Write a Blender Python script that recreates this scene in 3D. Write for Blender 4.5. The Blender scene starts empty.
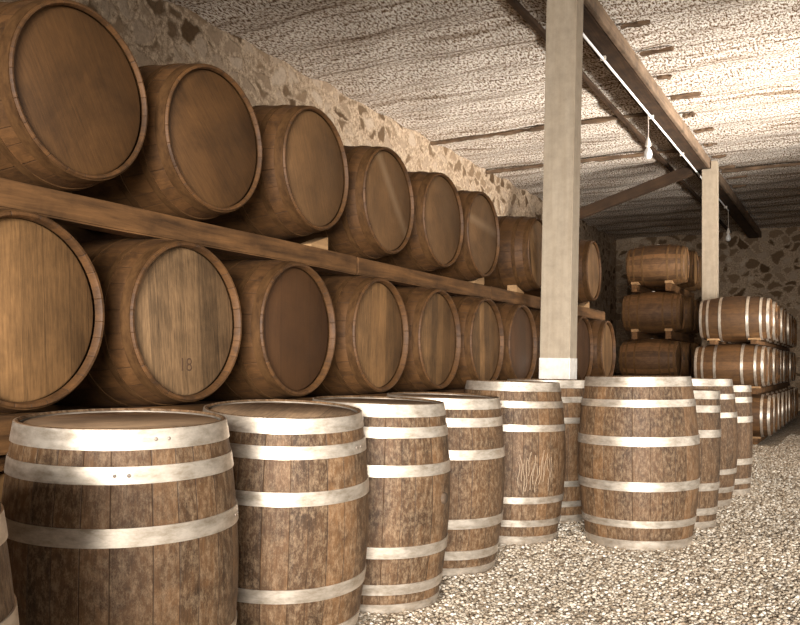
import bpy, math, random
import numpy as np
from mathutils import Matrix, Vector
R = random.Random(7)
PI = math.pi
col = bpy.context.scene.collection
scn = bpy.context.scene

# ------------------------------------------------------------------ camera
F = 860.0; CAMZ = 1.06; YAW = math.radians(28.04)
cam = bpy.data.objects.new('camera', bpy.data.cameras.new('camera')); col.objects.link(cam)
cam.location = (0, 0, CAMZ); cam.rotation_euler = (PI/2, 0, YAW)
cam.data.sensor_width = 36; cam.data.lens = F/800*36
cam.data.shift_y = 55.5/800
cam.data.clip_start = .05; cam.data.clip_end = 200
scn.camera = cam
scn.view_settings.view_transform = 'Standard'
scn.view_settings.look = 'None'
scn.view_settings.gamma = 1
scn.view_settings.use_curve_mapping = False
scn.view_settings.exposure = 0.0

# ------------------------------------------------------------------ material helpers
class NT:
    def __init__(s, name):
        s.m = bpy.data.materials.new(name); s.m.use_nodes = True
        s.t = s.m.node_tree; s.t.nodes.clear()
        s.out = s.n('ShaderNodeOutputMaterial'); s.b = s.n('ShaderNodeBsdfPrincipled')
        s.l(s.b.outputs[0], s.out.inputs[0])
    def n(s, k, **kw):
        x = s.t.nodes.new(k)
        for a, b in kw.items(): setattr(x, a, b)
        return x
    def l(s, a, b): s.t.links.new(a, b)
    def put(s, v, sock):
        if hasattr(v, 'links') or isinstance(v, bpy.types.NodeSocket): s.l(v, sock)
        else: sock.default_value = v
    def math(s, op, a, b=0.0, c=None, clamp=False):
        x = s.n('ShaderNodeMath', operation=op); x.use_clamp = clamp
        s.put(a, x.inputs[0]); s.put(b, x.inputs[1])
        if c is not None: s.put(c, x.inputs[2])
        return x.outputs[0]
    def vec(s, x, y, z):
        c = s.n('ShaderNodeCombineXYZ'); s.put(x, c.inputs[0]); s.put(y, c.inputs[1]); s.put(z, c.inputs[2]); return c.outputs[0]
    def sep(s, v):
        c = s.n('ShaderNodeSeparateXYZ'); s.l(v, c.inputs[0]); return c.outputs
    def coord(s, k='Object'): return s.n('ShaderNodeTexCoord').outputs[k]
    def pos(s): return s.n('ShaderNodeNewGeometry').outputs['Position']
    def rnd(s): return s.n('ShaderNodeObjectInfo').outputs['Random']
    def noise(s, v, scale=5, detail=4, rough=.55, dist=0):
        x = s.n('ShaderNodeTexNoise'); s.l(v, x.inputs['Vector'])
        x.inputs['Scale'].default_value = scale; x.inputs['Detail'].default_value = detail
        x.inputs['Roughness'].default_value = rough; x.inputs['Distortion'].default_value = dist
        return x.outputs['Fac']
    def noisec(s, v, scale=5, detail=2):
        x = s.n('ShaderNodeTexNoise'); s.l(v, x.inputs['Vector'])
        x.inputs['Scale'].default_value = scale; x.inputs['Detail'].default_value = detail
        return x.outputs['Color']
    def ramp(s, f, stops, interp='LINEAR'):
        x = s.n('ShaderNodeValToRGB'); s.put(f, x.inputs[0]); cr = x.color_ramp; cr.interpolation = interp
        while len(cr.elements) < len(stops): cr.elements.new(.5)
        for e, (p, c) in zip(cr.elements, stops):
            e.position = p; e.color = (*c, 1) if len(c) == 3 else c
        return x.outputs[0]
    def mix(s, f, a, b, mode='MIX'):
        x = s.n('ShaderNodeMix', data_type='RGBA', blend_type=mode)
        s.put(f, x.inputs[0])
        for v, i in ((a, 6), (b, 7)):
            if isinstance(v, tuple): x.inputs[i].default_value = (*v, 1)
            else: s.l(v, x.inputs[i])
        return x.outputs[2]
    def bump(s, h, strength=.3, dist=.01):
        x = s.n('ShaderNodeBump'); x.inputs['Strength'].default_value = strength; x.inputs['Distance'].default_value = dist
        s.l(h, x.inputs['Height']); s.l(x.outputs[0], s.b.inputs['Normal'])
    def done(s, colr, rough=.7, metal=0, spec=.3):
        if isinstance(colr, tuple): s.b.inputs['Base Color'].default_value = (*colr, 1)
        else: s.l(colr, s.b.inputs['Base Color'])
        s.put(rough, s.b.inputs['Roughness']); s.put(metal, s.b.inputs['Metallic'])
        s.b.inputs['Specular IOR Level'].default_value = spec
        return s.m

def g3(v, k=1.0):            # sepia tint of brightness v (linear)
    return (v*1.0*k, v*.66*k, v*.40*k)

def stave_mat(name, base, var, N=27, blotch=.5, scuff=.0, rough=.62, tn=.42):
    m = NT(name); uv = m.coord('UV'); u, v, _ = m.sep(uv); r = m.rnd()
    w = m.math('ADD', m.math('MULTIPLY', m.math('SINE', m.math('MULTIPLY', u, 2*PI*5)), .006),
               m.math('MULTIPLY', m.math('SINE', m.math('MULTIPLY', u, 2*PI*9)), .0035))
    un = m.math('MULTIPLY', m.math('ADD', u, w), float(N))
    idx = m.math('FLOOR', un); fr = m.math('FRACT', un)
    wn = m.n('ShaderNodeTexWhiteNoise', noise_dimensions='2D')
    m.l(m.vec(idx, m.math('MULTIPLY', r, 91.0), 0), wn.inputs['Vector']); tone = wn.outputs['Value']
    edge = m.math('MINIMUM', fr, m.math('SUBTRACT', 1, fr))
    joint = m.ramp(edge, [(0, (0, 0, 0)), (.028, (1, 1, 1))])
    off = m.math('MULTIPLY', m.math('ADD', r, tone), 37.0)
    grain = m.noise(m.vec(m.math('MULTIPLY', u, 110.0), m.math('MULTIPLY', v, 3.2), off), 1.6, 5, .65)
    fine = m.noise(m.vec(m.math('MULTIPLY', u, 420.0), m.math('MULTIPLY', v, 9.0), off), 1.3, 3, .7)
    bl = m.noise(m.vec(m.math('MULTIPLY', u, 9.0), m.math('MULTIPLY', v, 3.4), m.math('MULTIPLY', r, 55.0)), 2.2, 6, .68, .6)
    f = m.math('ADD', m.math('ADD', m.math('MULTIPLY', tone, tn), (.42-tn)*.5), m.math('MULTIPLY', grain, .35))
    f = m.math('ADD', f, m.math('MULTIPLY', fine, .30))
    c = m.ramp(f, [(.22, tuple(x*(1-var) for x in base)), (.55, base), (.85, tuple(min(1, x*(1+var*1.1)) for x in base))])
    bf = m.ramp(bl, [(.36, (1-blotch,)*3), (.56, (1, 1, 1)), (.75, (1+.0,)*3)])
    c = m.mix(1.0, c, bf, 'MULTIPLY')
    if scuff:
        sc = m.noise(m.vec(m.math('MULTIPLY', u, 120.0), m.math('MULTIPLY', v, 26.0), m.math('MULTIPLY', r, 21.0)), 1.0, 8, .82)
        sm = m.ramp(sc, [(.46, (0, 0, 0)), (.66, (1, 1, 1))])
        c = m.mix(m.math('MULTIPLY', sm, scuff), c, (.38, .26, .155))
    c = m.mix(joint, tuple(x*.38 for x in base), c)
    h = m.math('ADD', m.math('MULTIPLY', joint, .8), m.math('ADD', m.math('MULTIPLY', fine, .35), m.math('MULTIPLY', grain, .4)))
    m.bump(h, .55, .004)
    return m.done(c, rough, 0, .3)

def head_mat(name, base, var, planks=9.0, blotch=.4, streak=0.0, rough=.6, joint=1.0, planktone=.2):
    jk = joint
    m = NT(name); uv = m.coord('UV'); x, y, _ = m.sep(uv); r = m.rnd()
    un = m.math('ADD', m.math('MULTIPLY', y, planks), m.math('MULTIPLY', m.math('SINE', m.math('MULTIPLY', y, 31.0)), .12))
    idx = m.math('FLOOR', un); fr = m.math('FRACT', un)
    wn = m.n('ShaderNodeTexWhiteNoise', noise_dimensions='2D')
    m.l(m.vec(idx, m.math('MULTIPLY', r, 77.0), 0), wn.inputs['Vector']); tone = wn.outputs['Value']
    edge = m.math('MINIMUM', fr, m.math('SUBTRACT', 1, fr))
    joint = m.ramp(edge, [(0, (0, 0, 0)), (.03, (1, 1, 1))])
    off = m.math('MULTIPLY', m.math('ADD', r, tone), 31.0)
    grain = m.noise(m.vec(m.math('MULTIPLY', x, 3.0), m.math('MULTIPLY', y, 60.0), off), 1.8, 6, .74)
    spk = m.noise(m.vec(m.math('MULTIPLY', x, 10.0), m.math('MULTIPLY', y, 90.0), off), 1.5, 3, .7)
    bl = m.noise(m.vec(x, y, m.math('MULTIPLY', r, 44.0)), 3.2, 6, .66, .5)
    f = m.math('ADD', m.math('ADD', m.math('MULTIPLY', tone, planktone), (.2-planktone)*.5), m.math('ADD', m.math('MULTIPLY', grain, .5), m.math('MULTIPLY', spk, .3)))
    c = m.ramp(f, [(.25, tuple(q*(1-var) for q in base)), (.55, base), (.8, tuple(min(1, q*(1+var)) for q in base))])
    bf = m.ramp(bl, [(.32, (1-blotch,)*3), (.62, (1, 1, 1))])
    c = m.mix(1.0, c, bf, 'MULTIPLY')
    if streak:      # pale diagonal band across the head
        d = m.math('ABSOLUTE', m.math('ADD', m.math('SUBTRACT', m.math('MULTIPLY', x, .55), m.math('MULTIPLY', y, .84)), .07))
        band = m.ramp(d, [(0, (1, 1, 1)), (.045, (0, 0, 0))])
        c = m.mix(m.math('MULTIPLY', band, streak), c, (.24, .15, .08))
    c = m.mix(m.math('ADD', m.math('MULTIPLY', joint, jk), 1-jk), tuple(q*.2 for q in base), c)
    m.bump(m.math('ADD', m.math('MULTIPLY', joint, .6*jk), m.math('MULTIPLY', grain, .5)), .45, .003)
    return m.done(c, rough, 0, .3)

def hoop_mat(name, c0, c1, metal, rough):
    m = NT(name); uv = m.coord('UV'); u, v, _ = m.sep(uv); r = m.rnd()
    n = m.noise(m.vec(m.math('MULTIPLY', u, 26.0), m.math('MULTIPLY', v, 30.0), m.math('MULTIPLY', r, 40.0)), 1.2, 6, .7)
    c = m.ramp(n, [(.3, c0), (.62, c1)])
    m.bump(n, .15, .002)
    rr = m.math('ADD', m.math('MULTIPLY', n, .25), rough-.1)
    return m.done(c, rr, metal, .5 if metal > .3 else .12)

def plank_mat(name, base, var, axis=1, rough=.75, dark=.5):
    m = NT(name); p = m.coord('Object'); s = list(m.sep(p)); r = m.rnd()
    k = [22.0, 22.0, 22.0]; k[axis] = 1.6
    v = m.vec(*[m.math('ADD', m.math('MULTIPLY', s[i], k[i]), m.math('MULTIPLY', r, 17.0)) for i in range(3)])
    g = m.noise(v, 1.2, 6, .66, .4)
    b = m.noise(p, 3.0, 5, .65)
    c = m.ramp(g, [(.3, tuple(q*(1-var) for q in base)), (.5, base), (.7, tuple(min(1, q*(1+var)) for q in base))])
    c = m.mix(1.0, c, m.ramp(b, [(.35, (dark,)*3), (.6, (1, 1, 1))]), 'MULTIPLY')
    m.bump(g, .4, .006)
    return m.done(c, rough, 0, .25)

M = {}
M['stave_old'] = stave_mat('aged_oak_staves', (.098, .043, .0135), .6, 25, .5, tn=.14)
M['stave_up'] = stave_mat('scuffed_oak_staves', (.105, .052, .021), .95, 26, .45, .50, tn=.22)
M['stave_far'] = stave_mat('striped_oak_staves', (.115, .054, .019), .85, 22, .35, tn=.3)
M['head_old'] = head_mat('weathered_oak_head', (.20, .102, .038), .85, 11.0, .45, joint=.45)
M['head_smooth'] = head_mat('dimmed_smooth_oak_head', (.104, .047, .0145), .6, 9.0, .5, .0, joint=.0, planktone=.0)  # smooth head for the dim left end, shade put into the colour
M['head_streak'] = head_mat('streaked_oak_head', (.155, .078, .030), .5, 9.0, .4, .6, joint=.0, planktone=.0)
M['head_dark'] = head_mat('wine_dark_oak_head', (.075, .032, .0105), .35, 9.0, .3, joint=.4)
M['head_up'] = head_mat('scuffed_oak_head', (.20, .105, .043), .9, 11.0, .5, joint=.5)
M['head_mid'] = head_mat('lit_smooth_oak_head', (.155, .078, .030), .55, 9.0, .45, .0, joint=.0, planktone=.0)  # same smooth head, painted lighter where the row gets more light
M['head_pale'] = head_mat('pale_oak_head', (.27, .155, .072), .9, 11.0, .5, joint=.5)
M['head_top'] = head_mat('brightened_oak_top', (.42, .27, .155), .8, 7.0, .5, joint=.5)  # upright tops coloured lighter to make up for weak light on them
M['hoop_bright'] = hoop_mat('galvanised_hoop', (.36, .285, .205), (.66, .57, .465), .75, .42)
M['hoop_dark'] = hoop_mat('rusty_hoop', (.034, .015, .005), (.085, .040, .014), .0, .7)
M['hoop_far'] = hoop_mat('dull_brown_hoop', (.07, .035, .013), (.13, .068, .028), .0, .7)
M['rail'] = plank_mat('rough_rail_timber', (.125, .058, .020), .6, 1)
M['wedge'] = plank_mat('fresh_wedge_timber', (.34, .195, .088), .25, 0, .7, .8)
M['beam'] = plank_mat('dark_beam_timber', (.055, .029, .014), .45, 1)
M['beam_edge'] = plank_mat('lit_beam_side_timber', (.20, .13, .08), .35, 1)  # paler copy of the beam timber, light on its side painted in
M['brace'] = plank_mat('dark_brace_timber', (.05, .026, .012), .35, 0)
M['lath'] = plank_mat('ceiling_lath', (.17, .105, .06), .5, 0)
M['bung'] = plank_mat('bung_wood', (.10, .065, .04), .3, 2)
mm = NT('silicone_bung'); M['bung_pale'] = mm.done((.62, .53, .43), .5)
mm = NT('engraved_mark'); M['mark'] = mm.done((.075, .040, .020), .8)
mm = NT('scratched_mark'); M['scratch'] = mm.done((.50, .37, .25), .8)
mm = NT('white_conduit'); M['conduit'] = mm.done((.92, .88, .82), .35, 0, .5)
mm = NT('rivet_steel'); M['rivet'] = mm.done((.30, .24, .19), .5, .4)
mm = NT('cable'); M['cable'] = mm.done((.55, .46, .37), .6)
mm = NT('bakelite'); M['socket'] = mm.done((.70, .62, .52), .45)
mm = NT('frosted_bulb'); M['bulb'] = mm.done((.80, .76, .70), .2, 0, .6)

m = NT('painted_post'); p = m.coord('Object'); a, b, c_ = m.sep(p)
v = m.vec(m.math('MULTIPLY', a, 25.0), m.math('MULTIPLY', b, 25.0), m.math('MULTIPLY', c_, 1.5))
g = m.noise(v, 1.1, 6, .6, .3); n2 = m.noise(p, 9, 6, .75)
c = m.ramp(g, [(.25, (.37, .285, .195)), (.75, (.45, .36, .26))])
c = m.mix(1, c, m.ramp(n2, [(.3, (.78,)*3), (.6, (1, 1, 1))]), 'MULTIPLY')
m.bump(m.math('ADD', g, n2), .35, .006); M['post'] = m.done(c, .75)
m = NT('limewashed_concrete'); p = m.coord('Object'); n2 = m.noise(p, 14, 6, .7)
m.bump(n2, .4, .008); M['plinth'] = m.done(m.ramp(n2, [(.3, (.62, .54, .45)), (.65, (.80, .74, .66))]), .85)

# rubble stone wall
m = NT('rubble_stone'); p = m.pos(); wob = m.noisec(p, 3.0, 3)
vm = m.n('ShaderNodeVectorMath', operation='MULTIPLY_ADD'); m.l(wob, vm.inputs[0]); vm.inputs[1].default_value = (.30,)*3; m.l(p, vm.inputs[2])
mp = m.n('ShaderNodeMapping'); mp.inputs['Scale'].default_value = (1, 1, 1.35); m.l(vm.outputs[0], mp.inputs[0])
vo = m.n('ShaderNodeTexVoronoi', feature='DISTANCE_TO_EDGE'); vo.inputs['Scale'].default_value = 3.9; m.l(mp.outputs[0], vo.inputs[0])
vc = m.n('ShaderNodeTexVoronoi', feature='F1'); vc.inputs['Scale'].default_value = 3.9; m.l(mp.outputs[0], vc.inputs[0])
cr_, cg_, cb_ = m.sep(vc.outputs['Color'])
thr = m.math('SUBTRACT', vo.outputs['Distance'], m.math('ADD', m.math('MULTIPLY', cr_, .16), m.math('MULTIPLY', m.noise(p, 9, 4), .10)))
stone = m.ramp(m.math('ADD', thr, .5), [(.44, (0, 0, 0)), (.56, (1, 1, 1))])
st = m.ramp(cg_, [(0, (.10, .056, .026)), (.4, (.26, .17, .10)), (1, (.50, .38, .27))])
grit = m.noise(p, 26, 6, .75)
mort = m.ramp(grit, [(.3, (.20, .122, .065)), (.62, (.54, .40, .27))])
c = m.mix(stone, mort, st)
c = m.mix(1, c, m.ramp(grit, [(.3, (.68,)*3), (.62, (1, 1, 1))]), 'MULTIPLY')
m.bump(m.math('ADD', m.math('MULTIPLY', stone, .5), m.math('MULTIPLY', grit, .8)), .8, .04)
M['stone'] = m.done(c, .92, 0, .15)

# cane / reed ceiling
m = NT('cane_ceiling'); p = m.pos(); px, py, pz = m.sep(p)
n1 = m.noise(m.vec(m.math('MULTIPLY', px, 1.0), m.math('MULTIPLY', py, .50), 0.0), 40, 2, .75)
n2 = m.noise(m.vec(m.math('MULTIPLY', px, .22), m.math('MULTIPLY', py, 3.2), 3.0), 2.6, 5, .65, .5)
n3 = m.noise(m.vec(m.math('MULTIPLY', px, .10), py, 9.0), .9, 3, .6)
c = m.ramp(n1, [(.40, (.12, .064, .030)), (.47, (.48, .36, .25)), (.54, (.82, .745, .65))])
c = m.mix(1, c, m.ramp(n2, [(.33, (.42, .34, .27)), (.50, (1, 1, 1))]), 'MULTIPLY')
wy = m.math('ADD', m.math('MULTIPLY', py, 1/.88), m.math('MULTIPLY', n2, .26))
fr = m.math('FRACT', wy); ed = m.math('MINIMUM', fr, m.math('SUBTRACT', 1, fr))
ln = m.ramp(m.math('ADD', ed, m.math('MULTIPLY', n1, .03)), [(.02, (.30, .21, .14)), (.06, (1, 1, 1))])
c = m.mix(m.math('MULTIPLY', m.ramp(n3, [(.4, (0, 0, 0)), (.6, (1, 1, 1))]), .8), c, m.mix(1, c, ln, 'MULTIPLY'))
m.bump(m.math('ADD', n1, m.math('MULTIPLY', n2, .8)), .7, .03)
M['ceiling'] = m.done(c, .95, 0, .1)

# gravel
def gravel(name, island=False):
    m = NT(name); p = m.pos()
    vo = m.n('ShaderNodeTexVoronoi', feature='F1'); vo.inputs['Scale'].default_value = 42; m.l(p, vo.inputs[0])
    v2 = m.n('ShaderNodeTexVoronoi', feature='DISTANCE_TO_EDGE'); v2.inputs['Scale'].default_value = 42; m.l(p, v2.inputs[0])
    f = m.n('ShaderNodeNewGeometry').outputs['Random Per Island'] if island else m.sep(vo.outputs['Color'])[0]
    c = m.ramp(f, [(0, (.18, .125, .078)), (.3, (.36, .28, .195)), (.75, (.53, .44, .335)), (1, (.76, .68, .57))])
    big = m.noise(p, 1.3, 4, .6)
    c = m.mix(1, c, m.ramp(big, [(.35, (.80,)*3), (.6, (1, 1, 1))]), 'MULTIPLY')
    if not island:
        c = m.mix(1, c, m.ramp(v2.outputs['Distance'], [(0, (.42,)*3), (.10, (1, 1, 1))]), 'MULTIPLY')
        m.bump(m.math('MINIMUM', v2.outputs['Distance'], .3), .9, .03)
    else: m.bump(m.noise(p, 160, 3), .3, .002)
    return m.done(c, .85, 0, .2)
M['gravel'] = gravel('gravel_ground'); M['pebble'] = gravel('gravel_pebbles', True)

# ------------------------------------------------------------------ object helpers
def link(name, me, mat, parent=None, mb=None, smooth=True):
    if mat and not me.materials: me.materials.append(mat)
    o = bpy.data.objects.new(name, me); col.objects.link(o)
    if parent: o.parent = parent
    if mb is not None: o.matrix_local = mb
    return o
def tag(o, label=None, cat=None, group=None, kind=None):
    if label: o['label'] = label
    if cat: o['category'] = cat
    if group: o['group'] = group
    if kind: o['kind'] = kind
    return o
def empty(name, label, cat, group=None, mat=None):
    o = bpy.data.objects.new(name, None); o.empty_display_size = .1; col.objects.link(o)
    if mat is not None: o.matrix_world = mat
    return tag(o, label, cat, group)
def lathe(name, prof, seg=72, closed=False, cap=False, vscale=1.0, flat_uv=False, smooth=True, aut=40):
    """revolve (r,z) around Z; uv = (angle, z) or (x,y)"""
    vs, fs, uvs = [], [], []
    n = len(prof)
    for i in range(seg):
        a = 2*PI*i/seg
        for r, z in prof: vs.append((r*math.cos(a), r*math.sin(a), z))
    rows = n if closed else n-1
    for i in range(seg):
        j = (i+1) % seg
        for k in range(rows):
            k2 = (k+1) % n
            if prof[k][0] < 1e-6: q = [i*n+k, j*n+k2, i*n+k2]; uu = [(i, k), (i+1, k2), (i, k2)]
            elif prof[k2][0] < 1e-6: q = [i*n+k, j*n+k, i*n+k2]; uu = [(i, k), (i+1, k), (i, k2)]
            else: q = [i*n+k, j*n+k, j*n+k2, i*n+k2]; uu = [(i, k), (i+1, k), (i+1, k2), (i, k2)]
            fs.append(q); uvs.append(uu)
    me = bpy.data.meshes.new(name); me.from_pydata(vs, [], fs)
    ul = me.uv_layers.new(name='UVMap')
    li = 0
    for q, uu in zip(fs, uvs):
        for vi, (a, k) in zip(q, uu):
            ul.data[li].uv = (vs[vi][0], vs[vi][1]) if flat_uv else (a/seg, prof[k][1]*vscale)
            li += 1
    import bmesh
    bm = bmesh.new(); bm.from_mesh(me)
    bmesh.ops.remove_doubles(bm, verts=bm.verts, dist=1e-6)
    bmesh.ops.recalc_face_normals(bm, faces=bm.faces); bm.to_mesh(me); bm.free()
    for p in me.polygons: p.use_smooth = True
    me.set_sharp_from_angle(angle=math.radians(aut))
    return me
def box_mesh(name, x0, x1, y0, y1, z0, z1, bev=.006, cut=0, wob=0, seed=0):
    import bmesh
    bm = bmesh.new(); bmesh.ops.create_cube(bm, size=1)
    for v in bm.verts: v.co = Vector((x0+(v.co.x+.5)*(x1-x0), y0+(v.co.y+.5)*(y1-y0), z0+(v.co.z+.5)*(z1-z0)))
    if cut:
        L = max(x1-x0, y1-y0, z1-z0)
        ed = [e for e in bm.edges if e.calc_length() > L*.99]
        bmesh.ops.subdivide_edges(bm, edges=ed, cuts=cut, use_grid_fill=True)
        rr = random.Random(seed)
        for v in bm.verts:
            v.co += Vector((rr.uniform(-wob, wob), rr.uniform(-wob, wob), rr.uniform(-wob, wob)))
    if bev: bmesh.ops.bevel(bm, geom=[e for e in bm.edges if e.calc_face_angle(0) > .6], offset=bev, segments=2, affect='EDGES')
    bmesh.ops.recalc_face_normals(bm, faces=bm.faces)
    me = bpy.data.meshes.new(name); bm.to_mesh(me); bm.free()
    return me
def tube_mesh(name, pts, r, seg=10):
    cu = bpy.data.curves.new(name, 'CURVE'); cu.dimensions = '3D'; cu.bevel_depth = r; cu.bevel_resolution = 3; cu.use_fill_caps = True
    sp = cu.splines.new('POLY'); sp.points.add(len(pts)-1)
    for p, q in zip(sp.points, pts): p.co = (*q, 1)
    o = bpy.data.objects.new('tmp', cu); col.objects.link(o)
    bpy.context.view_layer.update()
    me = bpy.data.meshes.new_from_object(o.evaluated_get(bpy.context.evaluated_depsgraph_get()))
    bpy.data.objects.remove(o); me.name = name; me.materials.clear()
    return me

# ------------------------------------------------------------------ barrels
def rivet_mesh():
    import bmesh
    bm = bmesh.new(); bmesh.ops.create_icosphere(bm, subdivisions=2, radius=.0055)
    for v in bm.verts: v.co.x *= .5
    me = bpy.data.meshes.new('rivet'); bm.to_mesh(me); bm.free(); return me
RIVET = rivet_mesh()
class Kind:
    """shared meshes of one sort of barrel: axis on Z, base at z=0"""
    def __init__(s, name, H, Rh, Rb, hoops, hw, stave, head, hoop, recess=.032, lip=.022, rivets=False):
        s.H, s.Rh, s.Rb = H, Rh, Rb
        s.mats = (stave, head, hoop)
        def rad(z): 
            t = abs(2*z/H-1); return Rb-(Rb-Rh)*t**1.9
        s.rad = rad
        q_ = lip; prof = [(Rh-q_, recess-.004), (Rh-q_*.8, .004), (Rh-q_*.6, 0), (Rh-.003, 0), (Rh, .003)]
        K = 22
        for i in range(1, K): z = H*i/K; prof.append((rad(z), z))
        prof += [(Rh, H-.003), (Rh-.003, H), (Rh-q_*.6, H), (Rh-q_*.8, H-.004), (Rh-q_, H-recess+.004)]
        s.body = lathe(name+'_staves', prof, 72, vscale=1/H)
        rh = Rh-q_+.0035
        s.top = lathe(name+'_head', [(0, H-recess-.02), (rh-.003, H-recess-.02), (rh-.003, H-recess-.006), (rh-.012, H-recess), (0, H-recess)], 64, flat_uv=True)
        s.bot = lathe(name+'_head2', [(0, recess+.02), (rh-.003, recess+.02), (rh-.003, recess+.006), (rh-.012, recess), (0, recess)], 64, flat_uv=True)
        s.hoops = []
        for h, w in zip(hoops, hw):
            for zc in (h, H-h):
                a, b = zc-w/2, zc+w/2; a = max(a, .001); b = min(b, H-.001)
                t = .0035
                pr = [(rad(a)-.002, a), (rad(a)+t, a), (rad((a+b)/2)+t, (a+b)/2), (rad(b)+t, b), (rad(b)-.002, b)]
                me = lathe(name+'_hoop', pr, 72, closed=True)
                me.materials.append(hoop); s.hoops.append((me, zc, R.uniform(-2.2, 2.2)))
        s.body.materials.append(stave); s.top.materials.append(head); s.bot.materials.append(head)
        s.rivets = rivets
        s.bung = lathe(name+'_bung', [(0, -.012), (.027, -.012), (.025, .010), (.019, .013), (0, .013)], 20)
    def make(s, root, local, head=None, bung=None, nh=None):
        b = link('stave_body', s.body, None, root, local)
        for me in (s.top, s.bot):
            o = link('head', me, None, root, local)
            if head and me is s.top:
                o.material_slots[0].link = 'OBJECT'; o.material_slots[0].material = head
        for me, zc, an in s.hoops:
            h = link('hoop', me, None, root, local)
            if s.rivets:
                for q in (-.018, .018):
                    link('rivet', RIVET, M['rivet'], h, Matrix.Rotation(an, 4, 'Z') @ Matrix.Translation((s.rad(zc)+.0035, q, zc)))
        if bung is not None:
            an, z, mat = bung
            mb = local @ Matrix.Rotation(an, 4, 'Z') @ Matrix.Translation((s.rad(z), 0, z)) @ Matrix.Rotation(PI/2, 4, 'Y')
            o = link('bung', s.bung, None, root, mb)
            if not s.bung.materials: s.bung.materials.append(M['bung'])
            o.material_slots[0].link = 'OBJECT'; o.material_slots[0].material = mat
        return b

K_up = Kind('upright', .92, .30, .345, (.029, .122, .285), (.054, .046, .050), M['stave_up'], M['head_top'], M['hoop_bright'], recess=.011, lip=.013, rivets=True)
K_mid = Kind('upright_slim', 0.98, .287, .340, (.029, .135, .275), (.054, .040, .040), M['stave_up'], M['head_top'], M['hoop_bright'], recess=.011, lip=.013, rivets=True)
K_slim = Kind('upright_straight', .92, .300, .318, (.029, .122, .285), (.054, .046, .050), M['stave_up'], M['head_top'], M['hoop_bright'], recess=.011, lip=.013, rivets=True)
K_big = Kind('upright_tall', 1.01, .309, .360, (.030, .155, .375), (.056, .042, .054), M['stave_up'], M['head_top'], M['hoop_bright'], recess=.011, lip=.013, rivets=True)
K_low = Kind('rack', .92, .306, .345, (.030, .135, .27), (.040, .028, .028), M['stave_old'], M['head_old'], M['hoop_dark'], lip=.019)
K_top = Kind('rack_upper', .92, .287, .335, (.030, .130, .27), (.042, .030, .030), M['stave_old'], M['head_smooth'], M['hoop_dark'], recess=.020, lip=.014)
K_far = Kind('far', .92, .290, .345, (.035, .115, .26), (.036, .03, .03), M['stave_far'], M['head_old'], M['hoop_far'], recess=.022, lip=.016)
K_right = Kind('right', .93, .275, .325, (.024, .115, .285), (.036, .032, .036), M['stave_far'], M['head_old'], M['hoop_bright'])

def upright(k, X, Y, spin, label, lean=(0, 0), bung=None):
    # lean = (towards the right of the picture, away)
    root = empty('wine_barrel', label, 'barrel', 'upright barrels standing on the gravel')
    ax = Matrix.Rotation(YAW, 4, 'Z') @ Matrix.Rotation(lean[0], 4, 'Y') @ Matrix.Rotation(lean[1], 4, 'X') @ Matrix.Rotation(-YAW, 4, 'Z')
    sh = lean[0]*k.H        # X, Y give the place of the top
    root.matrix_world = Matrix.Translation((X-sh*math.cos(YAW), Y-sh*math.sin(YAW), -abs(lean[0])*.12-abs(lean[1])*.10)) @ ax
    k.make(root, Matrix.Rotation(spin, 4, 'Z'), bung=bung)
    return root
def lying(k, X, Y, zc, label, group, spin=0, rz=0, head=None, bung=None, tilt=0):
    root = empty('wine_barrel', label, 'barrel', group)
    root.matrix_world = Matrix.Translation((X, Y, zc-k.Rb)) @ Matrix.Rotation(rz, 4, 'Z')
    loc = Matrix.Translation((0, 0, k.Rb)) @ Matrix.Rotation(PI/2+tilt, 4, 'Y') @ Matrix.Rotation(spin, 4, 'Z') @ Matrix.Translation((0, 0, -k.H/2))
    k.make(root, loc, head=head, bung=bung)
    return root, loc

# upright barrels on the gravel
ups = [
 (K_up, -1.485, .735, .3, 'oak barrel cut off by the left picture edge, nearest of the upright ones', (.0, .02), None),
 (K_up, -1.965, 1.925, 1.1, 'large-looking upright oak barrel in the lower left corner, round wooden top in view', (.022, .045), None),
 (K_up, -1.997, 2.79, 2.0, 'upright oak barrel second from the lower left, partly hiding the one with a bung', (.040, .07), None),
 (K_up, -1.968, 3.485, 2.9, 'upright oak barrel with a dark bung at its right edge', (.035, .02), (1.08, .50)),
 (K_up, -1.99, 4.235, 4.0, 'upright oak barrel between the one with a bung and the one with scribbles', (.032, .02), None),
 (K_mid, -1.925, 5.13, 5.1, 'upright oak barrel with pale scribbled scratches on its staves, below the pale post', (.025, 0), None),
 (K_mid, -1.955, 5.93, .8, 'upright oak barrel half hidden between the scribbled one and the tallest one', (.01, 0), None),
 (K_big, -1.197, 5.356, 1.7, 'tallest upright oak barrel, standing forward alone with six pale hoops', (-.004, 0), None),
 (K_slim, -1.125, 6.115, 2.4, 'upright oak barrel directly behind the right side of the tallest one, lower topped', (.03, 0), None),
 (K_mid, -1.155, 7.09, 3.3, 'upright oak barrel showing a narrow strip, second behind the tallest one', (.01, 0), None),
 (K_slim, -1.10, 7.80, 4.6, 'rearmost upright oak barrel, at the far end of its row', (.01, 0), None),
]
up_roots = []
for k, X, Y, sp, lab, ln, bg in ups:
    b = (math.atan2(-Y, -X)+bg[0]-sp, bg[1], M['bung']) if bg else None
    up_roots.append(upright(k, X, Y, sp, lab, ln, b))

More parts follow.
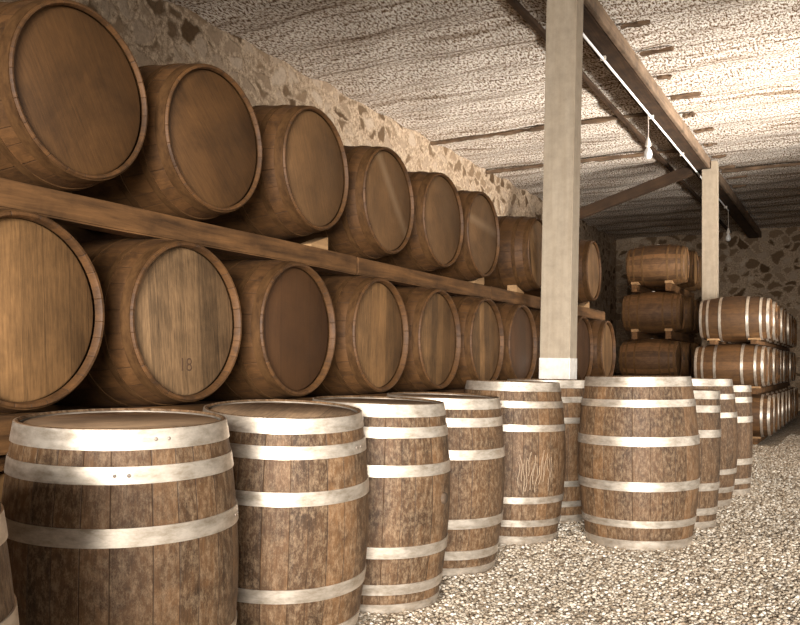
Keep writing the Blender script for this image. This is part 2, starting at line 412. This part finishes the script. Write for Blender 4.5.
# pale scratched scribbles on one upright barrel
def scribble(root, k, a0, a1, z0, z1, seed):
    rr = random.Random(seed); import bmesh
    bm = bmesh.new()
    for i in range(15):
        a = a0+(a1-a0)*(i+.5)/15; z = z0+(z1-z0)*(.35+.3*rr.random()); ln = (z1-z0)*rr.uniform(.25, .55)
        da = rr.uniform(-.05, .09); n = 7; pr = None
        for j in range(n):
            t = j/(n-1)-.5; zz = z+t*ln; aa = a+t*da+.015*math.sin(t*7+i)
            q = []
            for w in (-.0065, .0065):
                r_ = k.rad(zz)+.0012; q.append(bm.verts.new((r_*math.cos(aa+w), r_*math.sin(aa+w), zz)))
            if pr: bm.faces.new((pr[0], pr[1], q[1], q[0]))
            pr = q
    bmesh.ops.solidify(bm, geom=bm.faces[:], thickness=.0008)
    me = bpy.data.meshes.new('scribble'); bm.to_mesh(me); bm.free()
    o = link('scratched_scribble', me, M['scratch'], root); tag(o, 'pale scratched scribble'); return o
# direction from the barrel to the camera
def toward(X, Y, off): return math.atan2(-Y, -X)+off
scribble(up_roots[5], K_up, toward(-1.91, 5.14, .12), toward(-1.91, 5.14, .80), .28, .64, 3)

# long rack beside the aisle
XF = -2.28; XC = XF-.46; Z = (.45, 1.24, 1.985)
ordn = ['first', 'second', 'third', 'fourth', 'fifth', 'sixth', 'seventh', 'eighth', 'ninth', 'tenth']
UY = [2.045, 2.73, 3.445, 4.175, 4.885, 5.53, 6.86, 8.33]
LY = [1.825, 2.57, 3.305, 4.09, 4.83, 5.60, 6.33, 7.17, 8.00, 8.89]
up_desc = ['biggest looking, in the upper left corner',
 'smooth head, next to the upper left corner one',
 'plain smooth head, tan wedge just below its front',
 'fourth from the left, pale streak down its head',
 'fifth from the left, even tan head',
 'sixth, broad pale streak, last before the gap',
 'side showing, half hidden behind the pale post',
 'pale oval head just right of the post']
for i, y in enumerate(UY):
    x = XC+(-.05 if i == 6 else 0)
    lying(K_top, x, y, Z[2]+(.03 if i in (2, 6, 7) else 0), 'oak barrel in the upper row, '+up_desc[i], 'barrels in the upper row of the long rack',
          spin=[.5, .75, .35, .1, .6, .9, .2, .1][i], rz=[0, -.02, .02, 0, -.01, 0, .0, .03][i],
          head=(M['head_smooth'] if i < 2 else (M['head_streak'] if i in (3, 5) else M['head_mid'])) if i < 6 else M['head_up'], tilt=[.0, 0, 0, .0, 0, 0, 0, 0][i])
lo_desc = ['cut by the left picture edge',
 'pale blotchy head marked 18',
 'darkest wine-stained head, third from the left',
 'pale grained head right of the dark-headed one',
 'fifth from the left, second right of the dark head',
 'above the top of the scribbled upright barrel',
 'narrow dark head just left of the post',
 'hidden behind the pale post',
 'darker oval head just right of the post',
 'narrow pale head, last at the far end']
for i, y in enumerate(LY):
    hd = {2: M['head_dark'], 1: M['head_pale'], 8: M['head_dark'], 6: M['head_dark']}.get(i, M['head_old'])
    root, loc = lying(K_low, XC, y, Z[1], 'oak barrel in the middle row, '+lo_desc[i], 'barrels in the middle row of the long rack',
          spin=R.uniform(-.07, .07), rz=R.uniform(-.02, .02), head=hd)
    if i == 1:
        cu = bpy.data.curves.new('n', 'FONT'); cu.body = '18'; cu.size = .075; cu.extrude = .0012; cu.align_x = 'CENTER'; cu.offset = -.0008
        t = bpy.data.objects.new('n', cu); col.objects.link(t); bpy.context.view_layer.update()
        me = bpy.data.meshes.new_from_object(t.evaluated_get(bpy.context.evaluated_depsgraph_get())); bpy.data.objects.remove(t)
        me.materials.clear()
        o = link('number_mark', me, M['mark'], root, Matrix.Translation((.46-.032+.0008, .0, .343-.19)) @ Matrix.Rotation(PI/2, 4, 'Z') @ Matrix.Rotation(PI/2, 4, 'X'))
        tag(o, 'dark number 18 on the head')
for i, y in enumerate(LY[:10]):
    lying(K_low, XC-.08, y+.02, Z[0], 'oak barrel lying in the hidden ground row of the rack, %s from the left' % ordn[i],
          'barrels in the ground row of the long rack', spin=R.uniform(-.2, .2))

rr_ = K_low.rad(.46+.28); rt_ = K_top.rad(.46+.28)
def rail(x, y0, y1, z0, z1, label, group='rails of the long rack', w=.095, dx=0, seed=0):
    L = y1-y0
    me = box_mesh('rail', -w/2, w/2, -L/2, L/2, 0, z1-z0, .006, max(2, int(L/.35)), .0025, seed)
    o = link('rack_rail', me, M['rail']); o.matrix_world = Matrix.Translation((x, (y0+y1)/2, z0)) @ Matrix.Rotation(dx, 4, 'Z')
    return tag(o, label, 'timber rail', group)
xr = XC+.28; xb = XC-.28
rail(xr, .9, 4.03, Z[1]+rr_, Z[2]-rt_, 'rough timber rail under the upper row, front length reaching the left picture edge', seed=1)
rail(xr+.004, 4.035, 5.98, Z[1]+rr_, Z[2]-rt_-.004, 'rough timber rail under the upper row, front middle length left of the pale post', seed=2)
rail(xr, 5.985, 9.25, Z[1]+rr_, Z[2]-rt_, 'rough timber rail under the upper row, front far length passing behind the pale post', seed=3)
rail(xb, .9, 9.25, Z[1]+rr_, Z[2]-rt_, 'rough timber rail under the upper row, at the back ends of the barrels', seed=4)
rail(xr, .9, 9.3, Z[0]+rr_, Z[1]-rr_, 'rough timber rail under the lower visible row, end seen at the left picture edge', seed=5)
rail(xb, .9, 9.3, Z[0]+rr_, Z[1]-rr_, 'rough timber rail under the lower visible row, at the back ends of the barrels', seed=6)
rail(xr, .9, 9.3, 0, Z[0]-rr_, 'ground rail under the lowest barrels, front one', seed=7)
rail(xb, .9, 9.3, 0, Z[0]-rr_, 'ground rail under the lowest barrels, back one', seed=8)

def wedge(x, y, z, label, L=.14, h=.05, w=.07, rot=0, flip=1, group='timber wedges chocking the barrels'):
    import bmesh
    bm = bmesh.new(); vs = []
    for yy in (-w/2, w/2):
        for (a, b) in ((-L/2, 0), (L/2, 0), (L/2, h), (-L/2, h*.22)): vs.append(bm.verts.new((a*flip, yy, b)))
    for q in ((0, 1, 2, 3), (7, 6, 5, 4), (0, 4, 5, 1), (1, 5, 6, 2), (2, 6, 7, 3), (3, 7, 4, 0)): bm.faces.new([vs[i] for i in q])
    bmesh.ops.recalc_face_normals(bm, faces=bm.faces)
    bmesh.ops.bevel(bm, geom=bm.edges[:], offset=.003, segments=1, affect='EDGES')
    me = bpy.data.meshes.new('wedge'); bm.to_mesh(me); bm.free()
    o = link('wedge', me, M['wedge']); o.matrix_world = Matrix.Translation((x, y, z)) @ Matrix.Rotation(rot, 4, 'Z')
    return tag(o, label, 'wedge', group)
zt = Z[2]-rt_
# wedges lie along the rail: thick end away from the barrel's lowest point
wedge(xr, UY[2]+.23, zt, 'tan timber wedge on the upper rail under the third upper barrel from the left', .16, .07, .08, PI/2)
wedge(xr, UY[5]+.24, zt, 'tan timber wedge on the upper rail just before the gap left of the pale post', .18, .07, .08, PI/2)
wedge(xr, UY[6]-.24, zt, 'timber wedge on the upper rail under the barrel that shows its side', .18, .06, .08, -PI/2)
wedge(xr, UY[7]+.24, zt, 'timber wedge on the upper rail beneath the pale-headed barrel right of the post', .18, .07, .08, PI/2)

# far stack, four tiers
ZF = (.43, 1.205, 1.98, 2.755)
tier = ['ground', 'second', 'third', 'top']
cn = ['front', 'middle', 'rear']
FX = {3: (-2.93, -2.90, -2.92), 2: (-3.00, -2.95, -2.97), 1: (-3.04, -2.99, -2.96), 0: (-3.0, -2.97, -2.97)}
rf = K_far.rad(.46+.27)
for t_ in range(4):
    for c_i in range(3):
        lab = 'dark-hooped oak barrel on the %s tier of the far stack, %s column, behind the post with no plinth' % (tier[t_], cn[c_i])
        lab = 'dark-hooped oak barrel in the far four-tier stack, %s tier, %s column' % (tier[t_], cn[c_i])
        lying(K_far, FX[t_][c_i], 14.6+.74*c_i, ZF[t_], lab, 'dark-hooped barrels of the far stack', spin=R.uniform(-.3, .3)+PI, rz=R.uniform(-.03, .03),
              bung=(0, .46, M['bung_pale']))
for t_ in range(4):
    z0 = 0 if t_ == 0 else ZF[t_-1]+rf
    for nm, dx in (('left', -.27), ('right', .27)):
        rail(-2.97+dx, 14.25, 16.5, z0, ZF[t_]-rf, 'short timber rail of the far stack under its %s tier, %s one' % (tier[t_], nm), 'rails of the far stack', .09, seed=20+t_)
    if t_ > 0:
        wedge(-2.97-.27, 14.38, ZF[t_]-rf, 'tan wedge at the left end of the front barrel, far stack %s tier' % tier[t_], .20, .045, .12, -PI/2, group='tan wedges of the far stack')
        wedge(-2.97+.27, 14.38, ZF[t_]-rf, 'tan wedge at the right end of the front barrel, far stack %s tier' % tier[t_], .20, .045, .12, -PI/2, group='tan wedges of the far stack')

# pale hooped stack on the right, three tiers going away
ZR = (.39, 1.085, 1.755); rq = K_right.rad(.465+.27)
t3 = ['bottom', 'middle', 'top']
for t_ in range(3):
    for c_i in range(9):
        lab = 'pale-hooped oak barrel in the right-hand stack, %s tier, %s from the front' % (t3[t_], 'nearest,' if c_i == 0 else ordn[c_i])
        lab = lab.replace('nearest, from the front', 'nearest to the camera')
        x = -1.54+(.0 if t_ == 2 else (-.05 if t_ == 1 else .02))+R.uniform(-.015, .015)
        lying(K_right, x, 13.08+.72*c_i, ZR[t_], lab, 'pale-hooped barrels of the right-hand stack', spin=R.uniform(-.3, .3)+PI, rz=R.uniform(-.02, .02),
              bung=(0, .465, M['bung_pale']))
    z0 = 0 if t_ == 0 else ZR[t_-1]+rq
    for nm, dx in (('left', -.27), ('right', .27)):
        rail(-1.54+dx, 12.78, 19.2, z0, ZR[t_]-rq, 'thin timber rail of the right-hand stack under its %s tier, %s one' % (t3[t_], nm), 'rails of the right-hand stack', .09, seed=30+t_)
        wedge(-1.54+dx, 12.88, ZR[t_]-rq, 'tan wedge under the nearest barrel of the right stack, %s tier, %s end' % (t3[t_], nm), .16, .03, .16, -PI/2, group='tan wedges of the right-hand stack')

# ------------------------------------------------------------------ building
CEIL = 4.56; XW = -5.83; YB = 23.5; XR = 5.0; YN = -4.5
BT = 1.06+3.285          # underside of the beam
# floor
def grid(name, x0, x1, y0, y1, nx, ny, fz, flip=False):
    xs = np.linspace(x0, x1, nx); ys = np.linspace(y0, y1, ny)
    vs = [(x, y, fz(x, y)) for y in ys for x in xs]; fs = []
    for j in range(ny-1):
        for i in range(nx-1):
            a = j*nx+i; q = (a, a+1, a+nx+1, a+nx); fs.append(q[::-1] if flip else q)
    me = bpy.data.meshes.new(name); me.from_pydata(vs, [], fs)
    for p in me.polygons: p.use_smooth = True
    return me
fl = link('floor', grid('floor', XW-.3, XR+.3, YN, YB+.3, 2, 2, lambda x, y: 0.0), M['gravel']); tag(fl, kind='structure')
def cz(x, y):
    return CEIL+.018*math.sin(2*PI*y/.88+.5*math.sin(x*1.1)+.6*math.sin(y*.7))+.012*math.sin(y*5.1+x*2.3)+.008*math.sin(x*6+y*3.3)+.02
ce = link('ceiling', grid('ceiling', XW-.3, XR+.3, YN, YB+.3, 90, 300, cz, True), M['ceiling']); tag(ce, kind='structure')
def wall(name, x0, x1, y0, y1, z0=-.1, z1=CEIL+.1):
    o = link(name, box_mesh(name, x0, x1, y0, y1, z0, z1, 0), M['stone']); return tag(o, kind='structure')
wall('wall_left', XW-.3, XW, YN, YB+.3)
wall('wall_back', XW, XR, YB, YB+.3)
# the right wall has wide doorways that let daylight in (outside the frame)
import bmesh
def multi_box(name, boxes, mat):
    bm = bmesh.new()
    for (x0, x1, y0, y1, z0, z1) in boxes:
        r_ = bmesh.ops.create_cube(bm, size=1)
        for v in r_['verts']: v.co = Vector((x0+(v.co.x+.5)*(x1-x0), y0+(v.co.y+.5)*(y1-y0), z0+(v.co.z+.5)*(z1-z0)))
    me = bpy.data.meshes.new(name); bm.to_mesh(me); bm.free(); return link(name, me, mat)
OPEN = [(-1.5, 4.5), (6.5, 12.0)]
bx = [(XR, XR+.3, YN, OPEN[0][0], -.1, CEIL+.1), (XR, XR+.3, OPEN[0][1], OPEN[1][0], -.1, CEIL+.1), (XR, XR+.3, OPEN[1][1], YB+.3, -.1, CEIL+.1)]
for a, b in OPEN: bx.append((XR, XR+.3, a, b, 3.4, CEIL+.1))
o = multi_box('wall_right', bx, M['stone']); tag(o, kind='structure')
o = multi_box('wall_front', [(XW-.3, -.1, YN-.3, YN, -.1, CEIL+.1), (3.3, XR+.3, YN-.3, YN, -.1, CEIL+.1), (-.1, 3.3, YN-.3, YN, 3.3, CEIL+.1)], M['stone']); tag(o, kind='structure')

# posts
def post(X, Y, wx, wy, label, lean, plinth):
    root = empty('timber_post', label, 'post')
    root.matrix_world = Matrix.Translation((X, Y, 0)) @ Matrix.Rotation(lean, 4, 'Y')
    bt = BT+.002
    # shaft with a notch: ledge under the beam, tongue rising on the beam's right side
    xl, xrr = -wx/2, wx/2; xt = -2.143-X
    prof = [(xl, 0), (xrr, 0), (xrr, CEIL-.1), (xt+.01, CEIL-.1), (xt+.01, bt-.012), (xl, bt-.012)]
    bm = bmesh.new()
    fa = bm.faces.new([bm.verts.new((x, -wy/2, z)) for x, z in prof])
    ex = bmesh.ops.extrude_face_region(bm, geom=[fa])
    for v in ex['geom']:
        if isinstance(v, bmesh.types.BMVert): v.co.y += wy
    bmesh.ops.recalc_face_normals(bm, faces=bm.faces)
    bmesh.ops.bevel(bm, geom=bm.edges[:], offset=.008, segments=2, affect='EDGES')
    me = bpy.data.meshes.new('post'); bm.to_mesh(me); bm.free()
    link('shaft', me, M['post'], root)
    if plinth:
        link('plinth', box_mesh('plinth', xl-.004, xrr+.004, -wy/2-.004, wy/2+.004, 0, 1.15, .01), M['plinth'], root)
    return root
post(-2.172, 6.77, .25, .20, 'pale timber post with a whitewashed foot, in front of the long barrel rack', .020, True)
post(-2.155, 14.95, .24, .20, 'pale timber post farther back, behind the right-hand stack and carrying the beam', 0, False)

# main beam
root = empty('ceiling_beam', 'long dark timber beam running away under the ceiling on the two pale posts', 'beam')
root.location = (-2.29, 9.5, BT)
link('beam_timber', box_mesh('beam', -.147, .10, -13.9, 13.9, 0, .215, .01, 40, .005, 5), M['beam'], root)
o = link('lit_side_face', box_mesh('side', .101, .145, -13.9, 13.9, .0, .16, .006, 40, .003, 6), M['beam_edge'], root); tag(o, 'right side of the beam, painted paler as if lit')  # beam's side face as a thin slab, its light put into the colour
# brace from the beam down to the left wall
p0 = Vector((-2.44, 14.9, BT-.02+.03)); p1 = Vector((XW, 14.9, 1.06+2.27))
d = p1-p0; L = d.length
me = box_mesh('brace', 0, L, -.07, .07, -.085, .085, .008, 8, .003, 9)
o = link('brace', me, M['brace']); o.matrix_world = Matrix.Translation(p0) @ d.to_track_quat('X', 'Z').to_matrix().to_4x4()
tag(o, 'dark slanting timber brace from the beam down to the left wall', 'brace')
# slim dark strip set along the ceiling left of the beam
me = box_mesh('dark_strip', -.03, .03, -13.9, 13.9, 0, .05, .005, 40, .006, 12)
o = link('ceiling_strip', me, M['beam']); o.matrix_world = Matrix.Translation((-2.88, 9.5, CEIL-.06)); tag(o, 'thin dark strip along the ceiling left of the main beam', 'timber strip')
# laths showing across the ceiling
YL = [6.2+.88*i for i in range(14)]
for i, y in enumerate(YL):
    rr = random.Random(i+50); L = rr.uniform(.16, .38)
    me = box_mesh('lath', 0, L, -.03, .03, 0, .05, .012, 4, .008, i)
    o = link('ceiling_lath', me, M['lath']); o.matrix_world = Matrix.Translation((-2.143, y, CEIL-.03)) @ Matrix.Rotation(rr.uniform(-.04, .04), 4, 'Z')
    tag(o, 'short dark lath end right of the beam, %s' % ('nearest to the camera' if i == 0 else ('%d laths beyond the nearest' % i)), 'lath', 'lath ends along the beam')
for nm, x0, x1, y, lab in (('l', XW, -2.45, 11.96, 'long dark lath across the ceiling between the left wall and the beam'),
                      ('r', -2.14, XR, 16.1, 'long dark lath across the ceiling on the right of the farther post'),
                      ('s', XW, -2.45, 14.2, 'thin long lath across the ceiling above the slanting brace')):
    me = box_mesh('lath', x0, x1, -.035, .035, 0, .05, .012, 24, .012, 77)
    o = link('ceiling_lath', me, M['lath']); o.matrix_world = Matrix.Translation((0, y, CEIL-.05)); tag(o, lab, 'lath')

# conduit and pendant lamps
cxx = -2.37; czz = BT-.028
root = empty('electrical_conduit', 'thin white conduit clipped under the dark ceiling beam', 'conduit'); root.location = (cxx, 9, czz)
Mi = Matrix.Translation((-cxx, -9, -czz))
me = tube_mesh('conduit', [(cxx, YN+.2, czz), (cxx+.003, 3, czz), (cxx, 9, czz-.004), (cxx+.004, 14, czz), (cxx, 18.9, czz)], .014)
link('pipe', me, M['conduit'], root, Mi)
for y in (4.2, 6.6, 9.0, 11.4, 13.6, 16.0, 18.5):
    link('clip', box_mesh('clip', -.03, .03, -.012, .012, -.018, .028, .003), M['socket'], root, Matrix.Translation((0, y-9, 0)))
def pendant(x, y, drop, label):
    root = empty('pendant_lamp', label, 'lamp', None, Matrix.Translation((x, y, czz-.013)))
    link('cord', tube_mesh('cord', [(0, 0, 0), (.004, 0, -drop*.5), (0, 0, -drop)], .005), M['cable'], root)
    link('socket', lathe('socket', [(0, -drop+.01), (.012, -drop+.03), (.030, -drop-.02), (.042, -drop-.075), (.038, -drop-.08), (0, -drop-.08)], 20), M['socket'], root)
    z = -drop-.078
    link('bulb', lathe('bulb', [(0, z), (.018, z), (.02, z-.02), (.036, z-.045), (.05, z-.08), (.052, z-.11), (.04, z-.145), (.02, z-.16), (0, z-.163)], 24), M['bulb'], root)
pendant(cxx, 11.2, .33, 'bare bulb on a short cord from the conduit, between the two posts')
pendant(cxx, 18.9, .38, 'bare bulb hanging at the far end of the conduit, beyond the farther post')

# loose gravel
def pebbles():
    rng = np.random.default_rng(5)
    t = (1+5**.5)/2
    iv = np.array([(-1, t, 0), (1, t, 0), (-1, -t, 0), (1, -t, 0), (0, -1, t), (0, 1, t), (0, -1, -t), (0, 1, -t), (t, 0, -1), (t, 0, 1), (-t, 0, -1), (-t, 0, 1)], float)
    iv /= np.linalg.norm(iv[0])
    it = np.array([(0, 11, 5), (0, 5, 1), (0, 1, 7), (0, 7, 10), (0, 10, 11), (1, 5, 9), (5, 11, 4), (11, 10, 2), (10, 7, 6), (7, 1, 8), (3, 9, 4), (3, 4, 2), (3, 2, 6), (3, 6, 8), (3, 8, 9), (4, 9, 5), (2, 4, 11), (6, 2, 10), (8, 6, 7), (9, 8, 1)])
    N = 95000
    Y = 2.9+12.0*rng.random(N)**1.7; X = rng.uniform(-2.25, .6, N)
    # keep out of barrels' footprints
    keep = np.ones(N, bool)
    for k, bx_, by_, *_r in ups: keep &= (X-bx_)**2+(Y-by_)**2 > (k.Rh+.002)**2
    keep &= ~((X < -.95) & (Y > 12.6))
    keep &= ~((abs(X+2.155) < .15) & (abs(Y-6.77) < .13))
    X, Y = X[keep], Y[keep]; N = len(X)
    s = rng.uniform(.0045, .0105, N)*(1+(Y-2.6)*.07)
    sc = np.stack([s*rng.uniform(.8, 1.5, N), s*rng.uniform(.7, 1.1, N), s*rng.uniform(.45, .85, N)], 1)
    an = rng.uniform(0, 2*PI, N); ca, sa = np.cos(an), np.sin(an)
    V = iv[None]*(1+rng.uniform(-.22, .22, (N, 12, 1)))*sc[:, None, :]
    tl = rng.uniform(-.5, .5, N); V = np.stack([V[..., 0]*np.cos(tl)[:, None]-V[..., 2]*np.sin(tl)[:, None], V[..., 1], V[..., 0]*np.sin(tl)[:, None]+V[..., 2]*np.cos(tl)[:, None]], -1)
    x = V[..., 0]*ca[:, None]-V[..., 1]*sa[:, None]+X[:, None]; y = V[..., 0]*sa[:, None]+V[..., 1]*ca[:, None]+Y[:, None]
    z = V[..., 2]+(sc[:, 2]*rng.uniform(.1, .9, N))[:, None]
    co = np.stack([x, y, z], -1).reshape(-1, 3)
    fa = (it[None]+(np.arange(N)*12)[:, None, None]).reshape(-1)
    me = bpy.data.meshes.new('pebbles'); me.vertices.add(len(co)); me.vertices.foreach_set('co', co.ravel())
    me.loops.add(len(fa)); me.loops.foreach_set('vertex_index', fa)
    nf = len(fa)//3; me.polygons.add(nf); me.polygons.foreach_set('loop_start', np.arange(nf)*3); me.polygons.foreach_set('loop_total', np.full(nf, 3))
    me.update(calc_edges=True); me.validate()
    return me
o = link('gravel', pebbles(), M['pebble']); tag(o, 'loose pale gravel covering the cellar floor around the upright barrels', 'gravel', kind='stuff')

# ------------------------------------------------------------------ light
w = bpy.data.worlds.new('world'); scn.world = w; w.use_nodes = True
w.node_tree.nodes['Background'].inputs[0].default_value = (1, .96, .90, 1)
w.node_tree.nodes['Background'].inputs[1].default_value = .3
def area(name, loc, target, sx, sy, power, colr=(1, .98, .95), spread=180):
    l = bpy.data.lights.new(name, 'AREA'); l.shape = 'RECTANGLE'; l.size = sx; l.size_y = sy; l.energy = power; l.color = colr
    l.spread = math.radians(spread)
    o = bpy.data.objects.new(name, l); col.objects.link(o); o.location = loc
    o.rotation_euler = (Vector(target)-Vector(loc)).to_track_quat('-Z', 'Y').to_euler(); return o
area('front_doorway_daylight', (1.6, YN+.1, 1.5), (-1.2, 4.0, .0), 3.2, 2.2, 345, spread=64)
area('doorway_daylight', (XR-.05, 1.5, 1.6), (-2, 4.0, .3), 5.5, 2.6, 55, spread=100)
area('second_doorway_daylight', (XR-.05, 9.2, 1.7), (-3, 9.5, .0), 5.3, 3.0, 85, spread=84)
area('sunlit_ground_bounce', (XR-.3, 10.4, .3), (-3.6, 12.6, CEIL), 3.4, 1.6, 540, spread=60)
